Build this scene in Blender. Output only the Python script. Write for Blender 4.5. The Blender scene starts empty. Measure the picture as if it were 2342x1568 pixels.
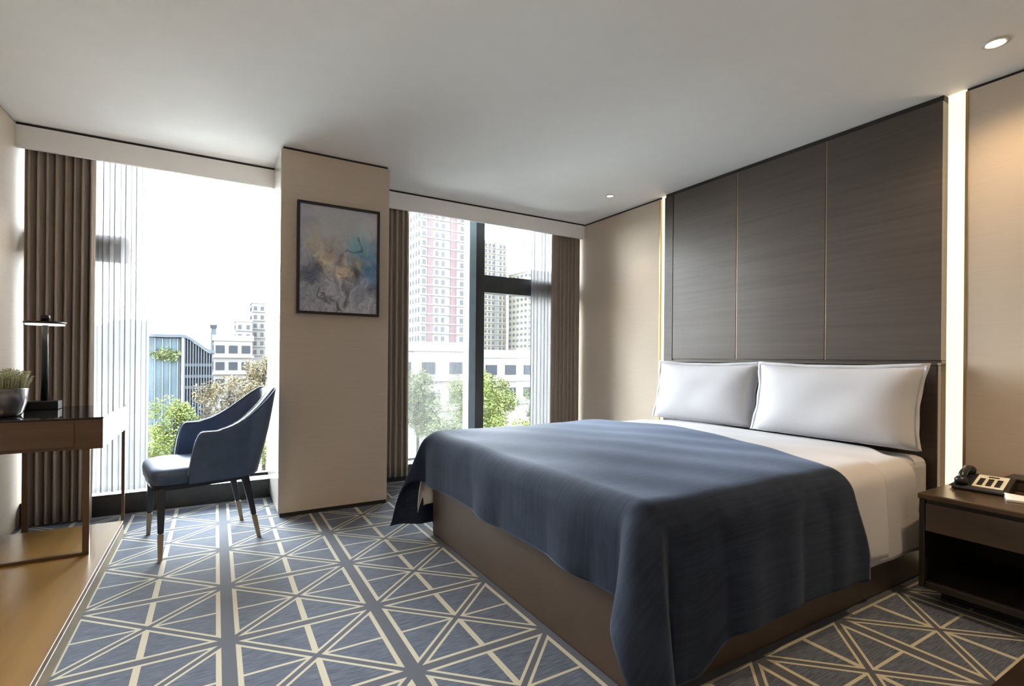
import bpy, math, random
from mathutils import Vector, Matrix, Euler
random.seed(7)
PI = math.pi
scn = bpy.context.scene
col = scn.collection

# ---------------------------------------------------------------- camera
F_PX, TH, ROLL = 1150.385, 0.5323, -0.0091
cam_d = bpy.data.cameras.new('camera'); cam = bpy.data.objects.new('camera', cam_d); col.objects.link(cam)
cam_d.sensor_fit = 'HORIZONTAL'; cam_d.sensor_width = 36.0
cam_d.lens = F_PX / 2342 * 36.0
cam_d.shift_y = (820.48 - 784) / 2342
cam_d.clip_start = 0.05; cam_d.clip_end = 2000
s_, c_ = math.sin(TH), math.cos(TH)
Fv = Vector((s_, c_, 0)); Rv = Vector((c_, -s_, 0)); Zv = Vector((0, 0, 1))
right = Rv * math.cos(ROLL) - Zv * math.sin(ROLL)
up = Rv * math.sin(ROLL) + Zv * math.cos(ROLL)
M = Matrix((right, up, -Fv)).transposed().to_4x4(); M.translation = Vector((0, 0, 1.2))
cam.matrix_world = M
scn.camera = cam

# ---------------------------------------------------------------- world and exposure
w = bpy.data.worlds.new('sky'); scn.world = w; w.use_nodes = True
wn = w.node_tree; bg = wn.nodes['Background']
tc = wn.nodes.new('ShaderNodeTexCoord'); sx = wn.nodes.new('ShaderNodeSeparateXYZ'); rp = wn.nodes.new('ShaderNodeValToRGB')
wn.links.new(tc.outputs['Generated'], sx.inputs[0]); wn.links.new(sx.outputs['Z'], rp.inputs[0]); wn.links.new(rp.outputs[0], bg.inputs[0])
rp.color_ramp.elements[0].color = (1, 1, 1, 1); rp.color_ramp.elements[1].color = (.80, .90, 1, 1); rp.color_ramp.elements[1].position = .8
bg.inputs[1].default_value = 10.0
scn.view_settings.view_transform = 'Standard'; scn.view_settings.look = 'None'
scn.view_settings.gamma = 1.0; scn.view_settings.use_curve_mapping = False
scn.view_settings.exposure = 2.7
cy = scn.cycles
cy.use_denoising = True; cy.max_bounces = 9; cy.diffuse_bounces = 6; cy.glossy_bounces = 4
cy.transmission_bounces = 6; cy.transparent_max_bounces = 12
cy.sample_clamp_indirect = 8; cy.caustics_reflective = False; cy.caustics_refractive = False

# room measures (metres)
H = 2.775; XL = -1.176; XR = 3.70; YV = 4.632; YC = 4.106; C0 = 0.414; C1 = 1.228; YG = 5.0; YB = -1.9

# window openings: light portals guide the sky light in
def portal(x0, x1, z0, z1):
    l = bpy.data.lights.new('sky_portal', 'AREA'); l.shape = 'RECTANGLE'; l.size = x1 - x0; l.size_y = z1 - z0
    l.cycles.is_portal = True
    o = bpy.data.objects.new('sky_portal', l); col.objects.link(o)
    o.location = ((x0 + x1) / 2, YG + .06, (z0 + z1) / 2); o.rotation_euler = (-PI / 2, 0, 0)
portal(XL, C0, .16, H); portal(C1, XR, .16, H)

WARM = (1.0, .70, .40)
def spot(name, loc, power, size=1.9, blend=.6, color=WARM, parent=None):
    l = bpy.data.lights.new(name, 'SPOT'); l.energy = power; l.spot_size = size; l.spot_blend = blend
    l.color = color; l.shadow_soft_size = .04
    o = bpy.data.objects.new(name, l); col.objects.link(o); o.location = loc
    if parent: o.parent = parent
    return o

# ---------------------------------------------------------------- materials
def new_mat(name):
    m = bpy.data.materials.new(name); m.use_nodes = True
    nt = m.node_tree; b = nt.nodes['Principled BSDF']
    return m, nt, b
def N(nt, t, **kw):
    n = nt.nodes.new(t)
    for k, v in kw.items():
        setattr(n, k, v)
    return n
def coords(nt, scale=(1, 1, 1), kind='Object'):
    t = N(nt, 'ShaderNodeTexCoord'); mp = N(nt, 'ShaderNodeMapping'); mp.inputs['Scale'].default_value = scale
    nt.links.new(t.outputs[kind], mp.inputs[0]); return mp.outputs[0]
def mat(name, rgb, rough=.6, metal=0, var=.06, nscale=(8, 8, 8), bump=0, bscale=(120, 120, 120), sheen=0, spec=.5, coat=0, detail=3):
    m, nt, b = new_mat(name)
    c = coords(nt, nscale); n = N(nt, 'ShaderNodeTexNoise'); n.inputs['Scale'].default_value = 1; n.inputs['Detail'].default_value = detail
    nt.links.new(c, n.inputs['Vector'])
    r = N(nt, 'ShaderNodeValToRGB'); nt.links.new(n.outputs['Fac'], r.inputs[0])
    r.color_ramp.elements[0].position = .3; r.color_ramp.elements[1].position = .7
    r.color_ramp.elements[0].color = tuple(max(0, x * (1 - var)) for x in rgb) + (1,)
    r.color_ramp.elements[1].color = tuple(min(1, x * (1 + var)) for x in rgb) + (1,)
    nt.links.new(r.outputs[0], b.inputs['Base Color'])
    b.inputs['Roughness'].default_value = rough; b.inputs['Metallic'].default_value = metal
    b.inputs['Specular IOR Level'].default_value = spec
    if coat: b.inputs['Coat Weight'].default_value = coat; b.inputs['Coat Roughness'].default_value = .05
    if sheen:
        b.inputs['Sheen Weight'].default_value = sheen; b.inputs['Sheen Roughness'].default_value = .4
    if bump:
        c2 = coords(nt, bscale); n2 = N(nt, 'ShaderNodeTexNoise'); n2.inputs['Scale'].default_value = 1; n2.inputs['Detail'].default_value = 4
        nt.links.new(c2, n2.inputs['Vector']); bp = N(nt, 'ShaderNodeBump'); bp.inputs['Strength'].default_value = bump; bp.inputs['Distance'].default_value = .01
        nt.links.new(n2.outputs['Fac'], bp.inputs['Height']); nt.links.new(bp.outputs[0], b.inputs['Normal'])
    return m
def emit(name, rgb, strength):
    m, nt, b = new_mat(name)
    b.inputs['Base Color'].default_value = (.8, .75, .65, 1)
    b.inputs['Emission Color'].default_value = rgb + (1,); b.inputs['Emission Strength'].default_value = strength
    return m

MT = {}
MT['ceiling'] = mat('ceiling_paint', (.90, .895, .885), .9, var=.01, spec=.2)
MT['valance'] = mat('valance_paint', (.84, .82, .80), .8, var=.01, spec=.2)
MT['wall'] = mat('beige_wallcovering', (.56, .475, .385), .75, var=.03, nscale=(3, 3, 200), bump=.08, bscale=(300, 300, 300), spec=.3)
MT['reveal'] = mat('dark_shadow_gap', (.018, .016, .015), .7)
MT['stone'] = mat('dark_grey_stone', (.028, .028, .027), .35, var=.25, nscale=(10, 10, 10))
MT['panel'] = mat('grey_brown_veneer', (.076, .060, .051), .34, var=.14, nscale=(3, 1.2, 38), bump=.04, bscale=(4, 4, 300), detail=6)
MT['panel_dark'] = mat('dark_brown_veneer', (.040, .028, .022), .4, var=.2, nscale=(3, 2, 40))
MT['brass'] = mat('brushed_brass', (.42, .32, .17), .35, metal=1, var=.05)
MT['bronze'] = mat('brown_bronze', (.135, .088, .058), .32, metal=.6, var=.05)
MT['oak'] = mat('honey_oak', (.19, .105, .026), .28, var=.16, nscale=(18, 1.2, 18), detail=5)
MT['oak_edge'] = mat('pale_oak_edge', (.34, .27, .175), .35, var=.08, nscale=(18, 1.2, 18))
MT['walnut'] = mat('dark_walnut', (.085, .052, .032), .24, var=.15, nscale=(2, 2, 30), detail=5)
MT['black_glass'] = mat('black_glass', (.012, .010, .010), .04, var=.1)
MT['black'] = mat('black_plastic', (.012, .012, .013), .32, var=.1)
MT['black_metal'] = mat('black_metal', (.010, .010, .012), .3, metal=.2)
MT['curtain'] = mat('taupe_drape', (.34, .275, .225), .85, var=.07, nscale=(60, 60, 4), sheen=.25, bump=.1, bscale=(400, 400, 60))
MT['leather'] = mat('brown_leather', (.070, .046, .032), .42, var=.06, bump=.05, bscale=(200, 200, 200))
MT['linen'] = mat('white_cotton', (.50, .50, .525), .8, var=.012, bump=.04, bscale=(6, 6, 6), sheen=.1, spec=.25)
MT['chair'] = mat('blue_upholstery', (.050, .085, .165), .42, var=.12, nscale=(14, 14, 14), bump=.06, bscale=(260, 260, 260))
MT['piping'] = mat('pale_blue_piping', (.20, .27, .38), .4)
MT['chairleg'] = mat('navy_lacquer', (.010, .012, .022), .3)
MT['tip'] = mat('bronze_tip', (.26, .20, .14), .35, metal=.5)
MT['ns_wood'] = mat('taupe_lacquer', (.082, .060, .047), .35, var=.06, nscale=(3, 3, 30))
MT['ns_dark'] = mat('dark_carcass', (.022, .018, .016), .35, var=.1)
MT['ns_top'] = mat('dark_oak_top', (.075, .048, .030), .22, var=.25, nscale=(10, 2, 10))
MT['frame_dark'] = mat('charcoal_window_frame', (.030, .036, .040), .4)
MT['frame_blue'] = mat('blue_grey_window_frame', (.26, .36, .42), .4)
MT['pot'] = mat('pewter_pot', (.17, .165, .18), .22, metal=.7, var=.05)
MT['paper'] = mat('white_paper', (.82, .80, .78), .7)
MT['cream_plate'] = mat('cream_faceplate', (.74, .70, .56), .4)
MT['soil'] = mat('dark_moss', (.035, .045, .02), .9, var=.4)
MT['sprig'] = mat('dried_green_sprig', (.33, .33, .20), .8, var=.3, nscale=(60, 60, 60))
MT['white_trim'] = mat('satin_white_ring', (.75, .73, .70), .35)
MT['strip'] = emit('warm_led_diffuser', (1.0, .79, .50), .25)
MT['bulb'] = emit('downlight_lens', (1.0, .86, .66), 3)
MT['led'] = emit('lamp_led', (1.0, .86, .70), .25)
MT['dark_timber'] = mat('dark_timber_floor', (.035, .024, .018), .35, var=.2, nscale=(4, 20, 4))

# sheer curtain: part open weave, part scattering cloth
def sheer_mat(name, openness, tcol, spread):
    m, nt, b = new_mat(name); out = nt.nodes['Material Output']
    tr = N(nt, 'ShaderNodeBsdfTransparent'); tl = N(nt, 'ShaderNodeBsdfTranslucent'); df = N(nt, 'ShaderNodeBsdfDiffuse')
    tl.inputs[0].default_value = (tcol, tcol, tcol * 1.01, 1); df.inputs[0].default_value = (.9, .9, .91, 1)
    a = N(nt, 'ShaderNodeMixShader'); a.inputs[0].default_value = .35
    nt.links.new(tl.outputs[0], a.inputs[1]); nt.links.new(df.outputs[0], a.inputs[2])
    c = coords(nt, (45, 45, .8)); n = N(nt, 'ShaderNodeTexNoise'); n.inputs['Scale'].default_value = 1; nt.links.new(c, n.inputs['Vector'])
    mr = N(nt, 'ShaderNodeMapRange'); mr.inputs['From Min'].default_value = .3; mr.inputs['From Max'].default_value = .7
    mr.inputs['To Min'].default_value = openness + spread; mr.inputs['To Max'].default_value = max(0, openness - spread)
    nt.links.new(n.outputs['Fac'], mr.inputs['Value'])
    mx = N(nt, 'ShaderNodeMixShader'); nt.links.new(mr.outputs[0], mx.inputs[0])
    nt.links.new(a.outputs[0], mx.inputs[1]); nt.links.new(tr.outputs[0], mx.inputs[2])
    nt.links.new(mx.outputs[0], out.inputs[0]); nt.nodes.remove(b)
    return m
MT['sheer'] = sheer_mat('white_sheer_voile', .03, .13, .012)
MT['sheer_open'] = sheer_mat('open_sheer_voile', .74, .11, .03)
def glass_mat():
    m, nt, b = new_mat('clear_glass'); out = nt.nodes['Material Output']
    tr = N(nt, 'ShaderNodeBsdfTransparent'); tr.inputs[0].default_value = (.95, .97, .97, 1)
    gl = N(nt, 'ShaderNodeBsdfGlossy'); gl.inputs['Roughness'].default_value = .02
    fr = N(nt, 'ShaderNodeFresnel'); fr.inputs[0].default_value = 1.45
    mx = N(nt, 'ShaderNodeMixShader'); nt.links.new(fr.outputs[0], mx.inputs[0])
    nt.links.new(tr.outputs[0], mx.inputs[1]); nt.links.new(gl.outputs[0], mx.inputs[2]); nt.links.new(mx.outputs[0], out.inputs[0])
    nt.nodes.remove(b); return m
MT['glass'] = glass_mat()

# carpet: square lattice of double lines, both diagonals and the mid lines
def carpet_mat():
    m, nt, b = new_mat('geometric_carpet'); L = nt.links
    tc = N(nt, 'ShaderNodeTexCoord'); sp = N(nt, 'ShaderNodeSeparateXYZ'); L.new(tc.outputs['Object'], sp.inputs[0])
    def op(o, a, b2=None, c=None):
        n = N(nt, 'ShaderNodeMath', operation=o)
        for i, v in enumerate((a, b2, c)):
            if v is None: continue
            if isinstance(v, (int, float)): n.inputs[i].default_value = v
            else: L.new(v, n.inputs[i])
        return n.outputs[0]
    PX, PY = .613, .5835
    def dist(o, origin, P):     # distance to the nearest lattice line
        t = op('ADD', o, -origin + 50 * P + P / 2); t = op('MODULO', t, P); return op('ABSOLUTE', op('SUBTRACT', t, P / 2))
    ax = dist(sp.outputs[0], .055, PX); ay = dist(sp.outputs[1], 1.263, PY)
    p = op('DIVIDE', ax, PX / 2); q = op('DIVIDE', ay, PY / 2)
    dg = op('MULTIPLY', op('ABSOLUTE', op('SUBTRACT', p, q)), PX / 2 * .707)
    mx = op('SUBTRACT', PX / 2, ax); my = op('SUBTRACT', PY / 2, ay)
    lt = lambda a, v: op('LESS_THAN', a, v)
    interior = op('MAXIMUM', op('MAXIMUM', lt(ax, .026), lt(ay, .020)), lt(dg, .0115))
    edge = op('MAXIMUM', op('MAXIMUM', lt(ax, .045), lt(ay, .034)), lt(dg, .0235))
    edge = op('MAXIMUM', edge, op('MAXIMUM', lt(mx, .0125), lt(my, .0065)))
    cream = op('MULTIPLY', edge, op('SUBTRACT', 1, interior))
    mp = N(nt, 'ShaderNodeMapping'); mp.inputs['Scale'].default_value = (14, 170, 1); L.new(tc.outputs['Object'], mp.inputs[0])
    n = N(nt, 'ShaderNodeTexNoise'); n.inputs['Scale'].default_value = 1; n.inputs['Detail'].default_value = 3; L.new(mp.outputs[0], n.inputs['Vector'])
    r = N(nt, 'ShaderNodeValToRGB'); L.new(n.outputs['Fac'], r.inputs[0])
    r.color_ramp.elements[0].position = .38; r.color_ramp.elements[1].position = .64
    r.color_ramp.elements[0].color = (.055, .072, .108, 1); r.color_ramp.elements[1].color = (.118, .140, .185, 1)
    i1 = N(nt, 'ShaderNodeMixRGB'); i1.inputs[2].default_value = (.082, .092, .116, 1); L.new(interior, i1.inputs[0]); L.new(r.outputs[0], i1.inputs[1])
    i2 = N(nt, 'ShaderNodeMixRGB'); i2.inputs[2].default_value = (.47, .45, .355, 1); L.new(cream, i2.inputs[0]); L.new(i1.outputs[0], i2.inputs[1])
    L.new(i2.outputs[0], b.inputs['Base Color']); b.inputs['Roughness'].default_value = .95; b.inputs['Specular IOR Level'].default_value = .15
    b.inputs['Sheen Weight'].default_value = .15
    n2 = N(nt, 'ShaderNodeTexNoise'); n2.inputs['Scale'].default_value = 320; L.new(tc.outputs['Object'], n2.inputs['Vector'])
    bp = N(nt, 'ShaderNodeBump'); bp.inputs['Strength'].default_value = .25; bp.inputs['Distance'].default_value = .004
    L.new(n2.outputs['Fac'], bp.inputs['Height']); L.new(bp.outputs[0], b.inputs['Normal'])
    return m
MT['carpet'] = carpet_mat()

def blanket_mat():
    m, nt, b = new_mat('blue_velour'); L = nt.links
    uv = N(nt, 'ShaderNodeTexCoord')
    def noise(scale, detail=3):
        mp = N(nt, 'ShaderNodeMapping'); mp.inputs['Scale'].default_value = scale; L.new(uv.outputs['UV'], mp.inputs[0])
        n = N(nt, 'ShaderNodeTexNoise'); n.inputs['Scale'].default_value = 1; n.inputs['Detail'].default_value = detail; L.new(mp.outputs[0], n.inputs['Vector']); return n.outputs['Fac']
    a = noise((3, 60, 1)); c2 = noise((9, 7, 1)); 
    mm = N(nt, 'ShaderNodeMath', operation='ADD'); L.new(a, mm.inputs[0]); L.new(c2, mm.inputs[1])
    r = N(nt, 'ShaderNodeValToRGB'); L.new(mm.outputs[0], r.inputs[0])
    m2 = N(nt, 'ShaderNodeMath', operation='MULTIPLY'); L.new(mm.outputs[0], m2.inputs[0]); m2.inputs[1].default_value = .5; L.new(m2.outputs[0], r.inputs[0])
    r.color_ramp.elements[0].position = .38; r.color_ramp.elements[1].position = .62
    r.color_ramp.elements[0].color = (.0070, .0130, .0290, 1); r.color_ramp.elements[1].color = (.0150, .0255, .0500, 1)
    L.new(r.outputs[0], b.inputs['Base Color']); b.inputs['Roughness'].default_value = .8
    b.inputs['Sheen Weight'].default_value = .26; b.inputs['Sheen Roughness'].default_value = .35; b.inputs['Sheen Tint'].default_value = (.55, .66, .90, 1)
    b.inputs['Specular IOR Level'].default_value = .2
    wv = N(nt, 'ShaderNodeTexWave'); wv.inputs['Scale'].default_value = 22; wv.inputs['Distortion'].default_value = 3.5; wv.inputs['Detail'].default_value = 2; wv.inputs['Detail Scale'].default_value = .6
    wv.bands_direction = 'X'; L.new(uv.outputs['UV'], wv.inputs['Vector'])
    wk_ = N(nt, 'ShaderNodeMath', operation='MULTIPLY'); L.new(wv.outputs['Fac'], wk_.inputs[0]); wk_.inputs[1].default_value = .15
    ad = N(nt, 'ShaderNodeMath', operation='ADD'); L.new(wk_.outputs[0], ad.inputs[0]); L.new(noise((4, 50, 1)), ad.inputs[1])
    bp = N(nt, 'ShaderNodeBump'); bp.inputs['Strength'].default_value = .08; bp.inputs['Distance'].default_value = .004
    L.new(ad.outputs[0], bp.inputs['Height']); L.new(bp.outputs[0], b.inputs['Normal'])
    return m
MT['blanket'] = blanket_mat()

def art_mat():      # poured-ink abstract: pale grey ground, blue at the right, cream-brown belt, dark marbling below
    m, nt, b = new_mat('abstract_ink_print'); L = nt.links
    g = N(nt, 'ShaderNodeTexCoord'); sp = N(nt, 'ShaderNodeSeparateXYZ'); L.new(g.outputs['Generated'], sp.inputs[0])
    cb = N(nt, 'ShaderNodeCombineXYZ'); L.new(sp.outputs[0], cb.inputs[0]); L.new(sp.outputs[2], cb.inputs[1])
    def noise(sc, det, dist, vec):
        n = N(nt, 'ShaderNodeTexNoise'); n.inputs['Scale'].default_value = sc; n.inputs['Detail'].default_value = det; n.inputs['Distortion'].default_value = dist
        L.new(vec, n.inputs['Vector']); return n
    wn_ = noise(4.5, 4, .6, cb.outputs[0])
    sub = N(nt, 'ShaderNodeVectorMath', operation='SUBTRACT'); L.new(wn_.outputs['Color'], sub.inputs[0]); sub.inputs[1].default_value = (.5, .5, .5)
    scl = N(nt, 'ShaderNodeVectorMath', operation='SCALE'); L.new(sub.outputs[0], scl.inputs[0]); scl.inputs['Scale'].default_value = .38
    wp = N(nt, 'ShaderNodeVectorMath', operation='ADD'); L.new(cb.outputs[0], wp.inputs[0]); L.new(scl.outputs[0], wp.inputs[1])
    flat = N(nt, 'ShaderNodeVectorMath', operation='MULTIPLY'); L.new(wp.outputs[0], flat.inputs[0]); flat.inputs[1].default_value = (1, 1, 0)
    def blob(cur, c, r, rgb, amt, src=None, asp=1.0):
        d = N(nt, 'ShaderNodeVectorMath', operation='SUBTRACT'); L.new((src or flat).outputs[0], d.inputs[0]); d.inputs[1].default_value = (c[0], c[1], 0)
        k = N(nt, 'ShaderNodeVectorMath', operation='MULTIPLY'); L.new(d.outputs[0], k.inputs[0]); k.inputs[1].default_value = (1, asp, 0)
        ln = N(nt, 'ShaderNodeVectorMath', operation='LENGTH'); L.new(k.outputs[0], ln.inputs[0])
        mr = N(nt, 'ShaderNodeMapRange', interpolation_type='SMOOTHSTEP'); mr.inputs['From Min'].default_value = 0; mr.inputs['From Max'].default_value = r
        mr.inputs['To Min'].default_value = amt; mr.inputs['To Max'].default_value = 0; L.new(ln.outputs['Value'], mr.inputs['Value'])
        x = N(nt, 'ShaderNodeMixRGB'); L.new(mr.outputs[0], x.inputs[0]); x.inputs[2].default_value = rgb + (1,)
        if isinstance(cur, tuple): x.inputs[1].default_value = cur + (1,)
        else: L.new(cur, x.inputs[1])
        return x.outputs[0]
    c = (.46, .47, .53)
    for p, r, col_, a in (((.5, .85), .45, (.35, .37, .38), .9), ((.95, .80), .30, (.44, .41, .44), .9), ((.90, .50), .42, (.10, .22, .34), 1), ((.72, .68), .22, (.16, .36, .42), .95),
        ((.80, .78), .16, (.36, .42, .44), .8), ((.22, .68), .22, (.40, .37, .28), .9), ((.32, .52), .22, (.46, .42, .30), .9), ((.40, .62), .14, (.26, .18, .17), .8),
        ((.10, .80), .12, (.22, .25, .27), .6), ((.55, .42), .20, (.50, .40, .28), .85), ((.48, .50), .10, (.14, .12, .16), .7), ((.12, .36), .22, (.06, .08, .12), .95), ((.22, .44), .12, (.10, .11, .12), .8),
        ((.70, .36), .16, (.07, .06, .06), .9), ((.78, .44), .10, (.40, .34, .24), .8), ((.55, .33), .07, (.60, .50, .34), .8), ((.95, .36), .14, (.07, .16, .34), .8), ((.95, .20), .14, (.08, .08, .13), .85), ((.58, .16), .08, (.07, .08, .11), .8)):
        c = blob(c, p, r, tuple(min(1, q * 1.4) for q in col_), a)
    # two drawn ink lines: an arc at the right and a slanting stroke at the lower left
    for k in range(13):
        t = k / 12; a = -2.0 + 2.7 * t
        c = blob(c, (.62 + .15 * math.cos(a), .665 + .11 * math.sin(a)), .030, (.07, .14, .19), .85)
    for k in range(11):
        t = k / 10; c = blob(c, (.20 + .30 * t, .20 - .15 * t ** .8), .028, (.06, .07, .09), .85)
    n2 = noise(9, 8, 1.6, flat.outputs[0])
    r2 = N(nt, 'ShaderNodeValToRGB'); L.new(n2.outputs['Fac'], r2.inputs[0]); r2.color_ramp.elements[0].position = .36; r2.color_ramp.elements[1].position = .62
    r2.color_ramp.elements[0].color = (.50, .53, .60, 1); r2.color_ramp.elements[1].color = (1.35, 1.35, 1.35, 1)
    low = N(nt, 'ShaderNodeMapRange', interpolation_type='SMOOTHSTEP'); L.new(sp.outputs[2], low.inputs['Value']); low.inputs['From Min'].default_value = .35; low.inputs['From Max'].default_value = .8
    low.inputs['To Min'].default_value = .75; low.inputs['To Max'].default_value = .12
    mu = N(nt, 'ShaderNodeMixRGB', blend_type='MULTIPLY'); L.new(low.outputs[0], mu.inputs[0]); L.new(c, mu.inputs[1]); L.new(r2.outputs[0], mu.inputs[2])
    L.new(mu.outputs[0], b.inputs['Base Color']); b.inputs['Roughness'].default_value = .5
    return m
MT['art'] = art_mat()

# ---------------------------------------------------------------- geometry helpers
class MB:
    def __init__(s): s.v = []; s.f = []; s.uv = []
    def add(s, vs, fs):
        o = len(s.v); s.v += [tuple(v) for v in vs]; s.f += [tuple(i + o for i in f) for f in fs]; return s
    def box(s, x0, y0, z0, x1, y1, z1):
        vs = [(x, y, z) for z in (z0, z1) for x, y in ((x0, y0), (x1, y0), (x1, y1), (x0, y1))]
        return s.add(vs, [(3, 2, 1, 0), (4, 5, 6, 7), (0, 1, 5, 4), (1, 2, 6, 5), (2, 3, 7, 6), (3, 0, 4, 7)])
    def lathe(s, prof, c=(0, 0, 0), n=32, cap=True):
        vs = []; fs = []; m = len(prof)
        for i in range(n):
            a = 2 * PI * i / n
            vs += [(c[0] + r * math.cos(a), c[1] + r * math.sin(a), c[2] + z) for r, z in prof]
        for i in range(n):
            j = (i + 1) % n
            for k in range(m - 1): fs.append((i * m + k, j * m + k, j * m + k + 1, i * m + k + 1))
        if cap:
            fs.append(tuple(reversed([i * m for i in range(n)]))); fs.append(tuple(i * m + m - 1 for i in range(n)))
        return s.add(vs, fs)
    def tube(s, pts, rad, n=8, cap=True):
        pts = [Vector(p) for p in pts]; rad = rad if isinstance(rad, (list, tuple)) else [rad] * len(pts)
        vs = []; fs = []; prev = None
        for i, p in enumerate(pts):
            d = (pts[min(i + 1, len(pts) - 1)] - pts[max(i - 1, 0)]).normalized()
            if prev is None: prev = d.orthogonal().normalized()
            a = (prev - d * prev.dot(d)).normalized(); prev = a; b = d.cross(a)
            vs += [p + (a * math.cos(2 * PI * k / n) + b * math.sin(2 * PI * k / n)) * rad[i] for k in range(n)]
        for i in range(len(pts) - 1):
            for k in range(n):
                l = (k + 1) % n; fs.append((i * n + k, i * n + l, (i + 1) * n + l, (i + 1) * n + k))
        if cap: fs.append(tuple(reversed(range(n)))); fs.append(tuple(range((len(pts) - 1) * n, len(pts) * n)))
        return s.add(vs, fs)
    def grid(s, fn, nu, nv):
        vs = []; 
        for i in range(nu + 1):
            for j in range(nv + 1):
                vs.append(fn(i / nu, j / nv)); s.uv.append((i / nu, j / nv))
        fs = [(i * (nv + 1) + j, (i + 1) * (nv + 1) + j, (i + 1) * (nv + 1) + j + 1, i * (nv + 1) + j + 1) for i in range(nu) for j in range(nv)]
        return s.add(vs, fs)
    def build(s, name, m, parent=None, smooth=False, bevel=0, solid=0, uvscale=None, subsurf=0, offset=-1):
        me = bpy.data.meshes.new(name); me.from_pydata(s.v, [], s.f); me.update()
        if uvscale:
            l = me.uv_layers.new(name='UVMap')
            for lp in me.loops:
                u = s.uv[lp.vertex_index]; l.data[lp.index].uv = (u[0] * uvscale[0], u[1] * uvscale[1])
        me.materials.append(m)
        if smooth:
            for p in me.polygons: p.use_smooth = True
        o = bpy.data.objects.new(name, me); col.objects.link(o)
        if parent: o.parent = parent
        if solid:
            md = o.modifiers.new('thickness', 'SOLIDIFY'); md.thickness = solid; md.offset = offset
        if bevel:
            md = o.modifiers.new('bevel', 'BEVEL'); md.width = bevel; md.segments = 3; md.limit_method = 'ANGLE'
        if subsurf:
            md = o.modifiers.new('subsurf', 'SUBSURF'); md.levels = subsurf; md.render_levels = subsurf
        return o
def bx(name, m, b, parent=None, bevel=0):
    return MB().box(*b).build(name, m, parent, bevel=bevel)
def empty(name, loc=(0, 0, 0), rz=0):
    o = bpy.data.objects.new(name, None); col.objects.link(o); o.location = loc; o.rotation_euler = (0, 0, rz); o.empty_display_size = .1
    return o
def tag(o, label, cat, group=None, kind=None):
    o['label'] = label; o['category'] = cat
    if group: o['group'] = group
    if kind: o['kind'] = kind
    return o
def struct(o): o['kind'] = 'structure'; return o
def smooth01(t): t = max(0, min(1, t)); return t * t * (3 - 2 * t)

# ---------------------------------------------------------------- room shell
struct(bx('floor', MT['carpet'], (XL - .1, YB - .1, -.12, XR + .2, YG + .1, 0)))
struct(bx('ceiling', MT['ceiling'], (XL - .1, YB - .1, H, XR + .2, YG + .1, H + .12)))
WT = H - .018
struct(bx('wall_left', MT['wall'], (XL - .1, YB, 0, XL, YG + .1, WT)))
struct(bx('wall_back', MT['wall'], (XL, YB - .1, 0, XR, YB, WT)))
struct(bx('trim_1', MT['reveal'], (XL - .1, YB, WT, XL - .012, YG + .1, H)))
# window-side column between the two windows
struct(bx('wall_column', MT['wall'], (C0, YC, .03, C1, YG + .09, WT), bevel=.003))
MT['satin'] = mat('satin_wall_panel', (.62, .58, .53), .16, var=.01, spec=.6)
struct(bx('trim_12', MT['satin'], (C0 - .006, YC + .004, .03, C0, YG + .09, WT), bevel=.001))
struct(bx('trim_2', MT['reveal'], (C0 + .012, YC + .012, WT, C1 - .012, YG + .09, H)))
struct(bx('baseboard_column', MT['reveal'], (C0 + .006, YC + .006, 0, C1 - .006, YG + .05, .03)))
# valances over both windows
for i, (a, b) in enumerate(((XL, C0), (C1, XR))):
    struct(bx('trim_%d' % (3 + i), MT['valance'], (a, YV, 2.605, b, YV + .03, WT), bevel=.002))
    struct(bx('trim_%d' % (5 + i), MT['reveal'], (a, YV + .008, WT, b, YV + .03, H)))
# low stone curbs under the glass
for i, (a, b) in enumerate(((XL, C0), (C1, XR))):
    struct(bx('baseboard_window_%s' % ('left', 'right')[i], MT['stone'], (a, 4.775, 0, b, YG + .09, .155), bevel=.004))
# headboard-side wall: beige panels either side of a timber panel with two lit slots
NEAR0, NEAR1, FAR0, FAR1 = 1.170, 1.262, 3.389, 3.471
struct(bx('wall_right', MT['wall'], (XR + .09, YB, 0, XR + .2, YG + .1, H)))
struct(bx('wall_bedside', MT['wall'], (XR, YB, .0, XR + .09, NEAR0, WT), bevel=.002))
struct(bx('wall_window_corner', MT['wall'], (XR, FAR1, .0, XR + .09, YG + .1, WT), bevel=.002))
struct(bx('trim_7', MT['reveal'], (XR + .012, YB, WT, XR + .09, NEAR0, H)))
struct(bx('trim_8', MT['reveal'], (XR + .012, FAR1, WT, XR + .09, YG + .1, H)))
struct(bx('trim_9', MT['brass'], (XR - .003, NEAR0 - .010, 0, XR + .088, NEAR0 + .003, WT)))
struct(bx('trim_10', MT['brass'], (XR - .003, FAR1 - .003, 0, XR + .088, FAR1 + .010, WT)))

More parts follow.
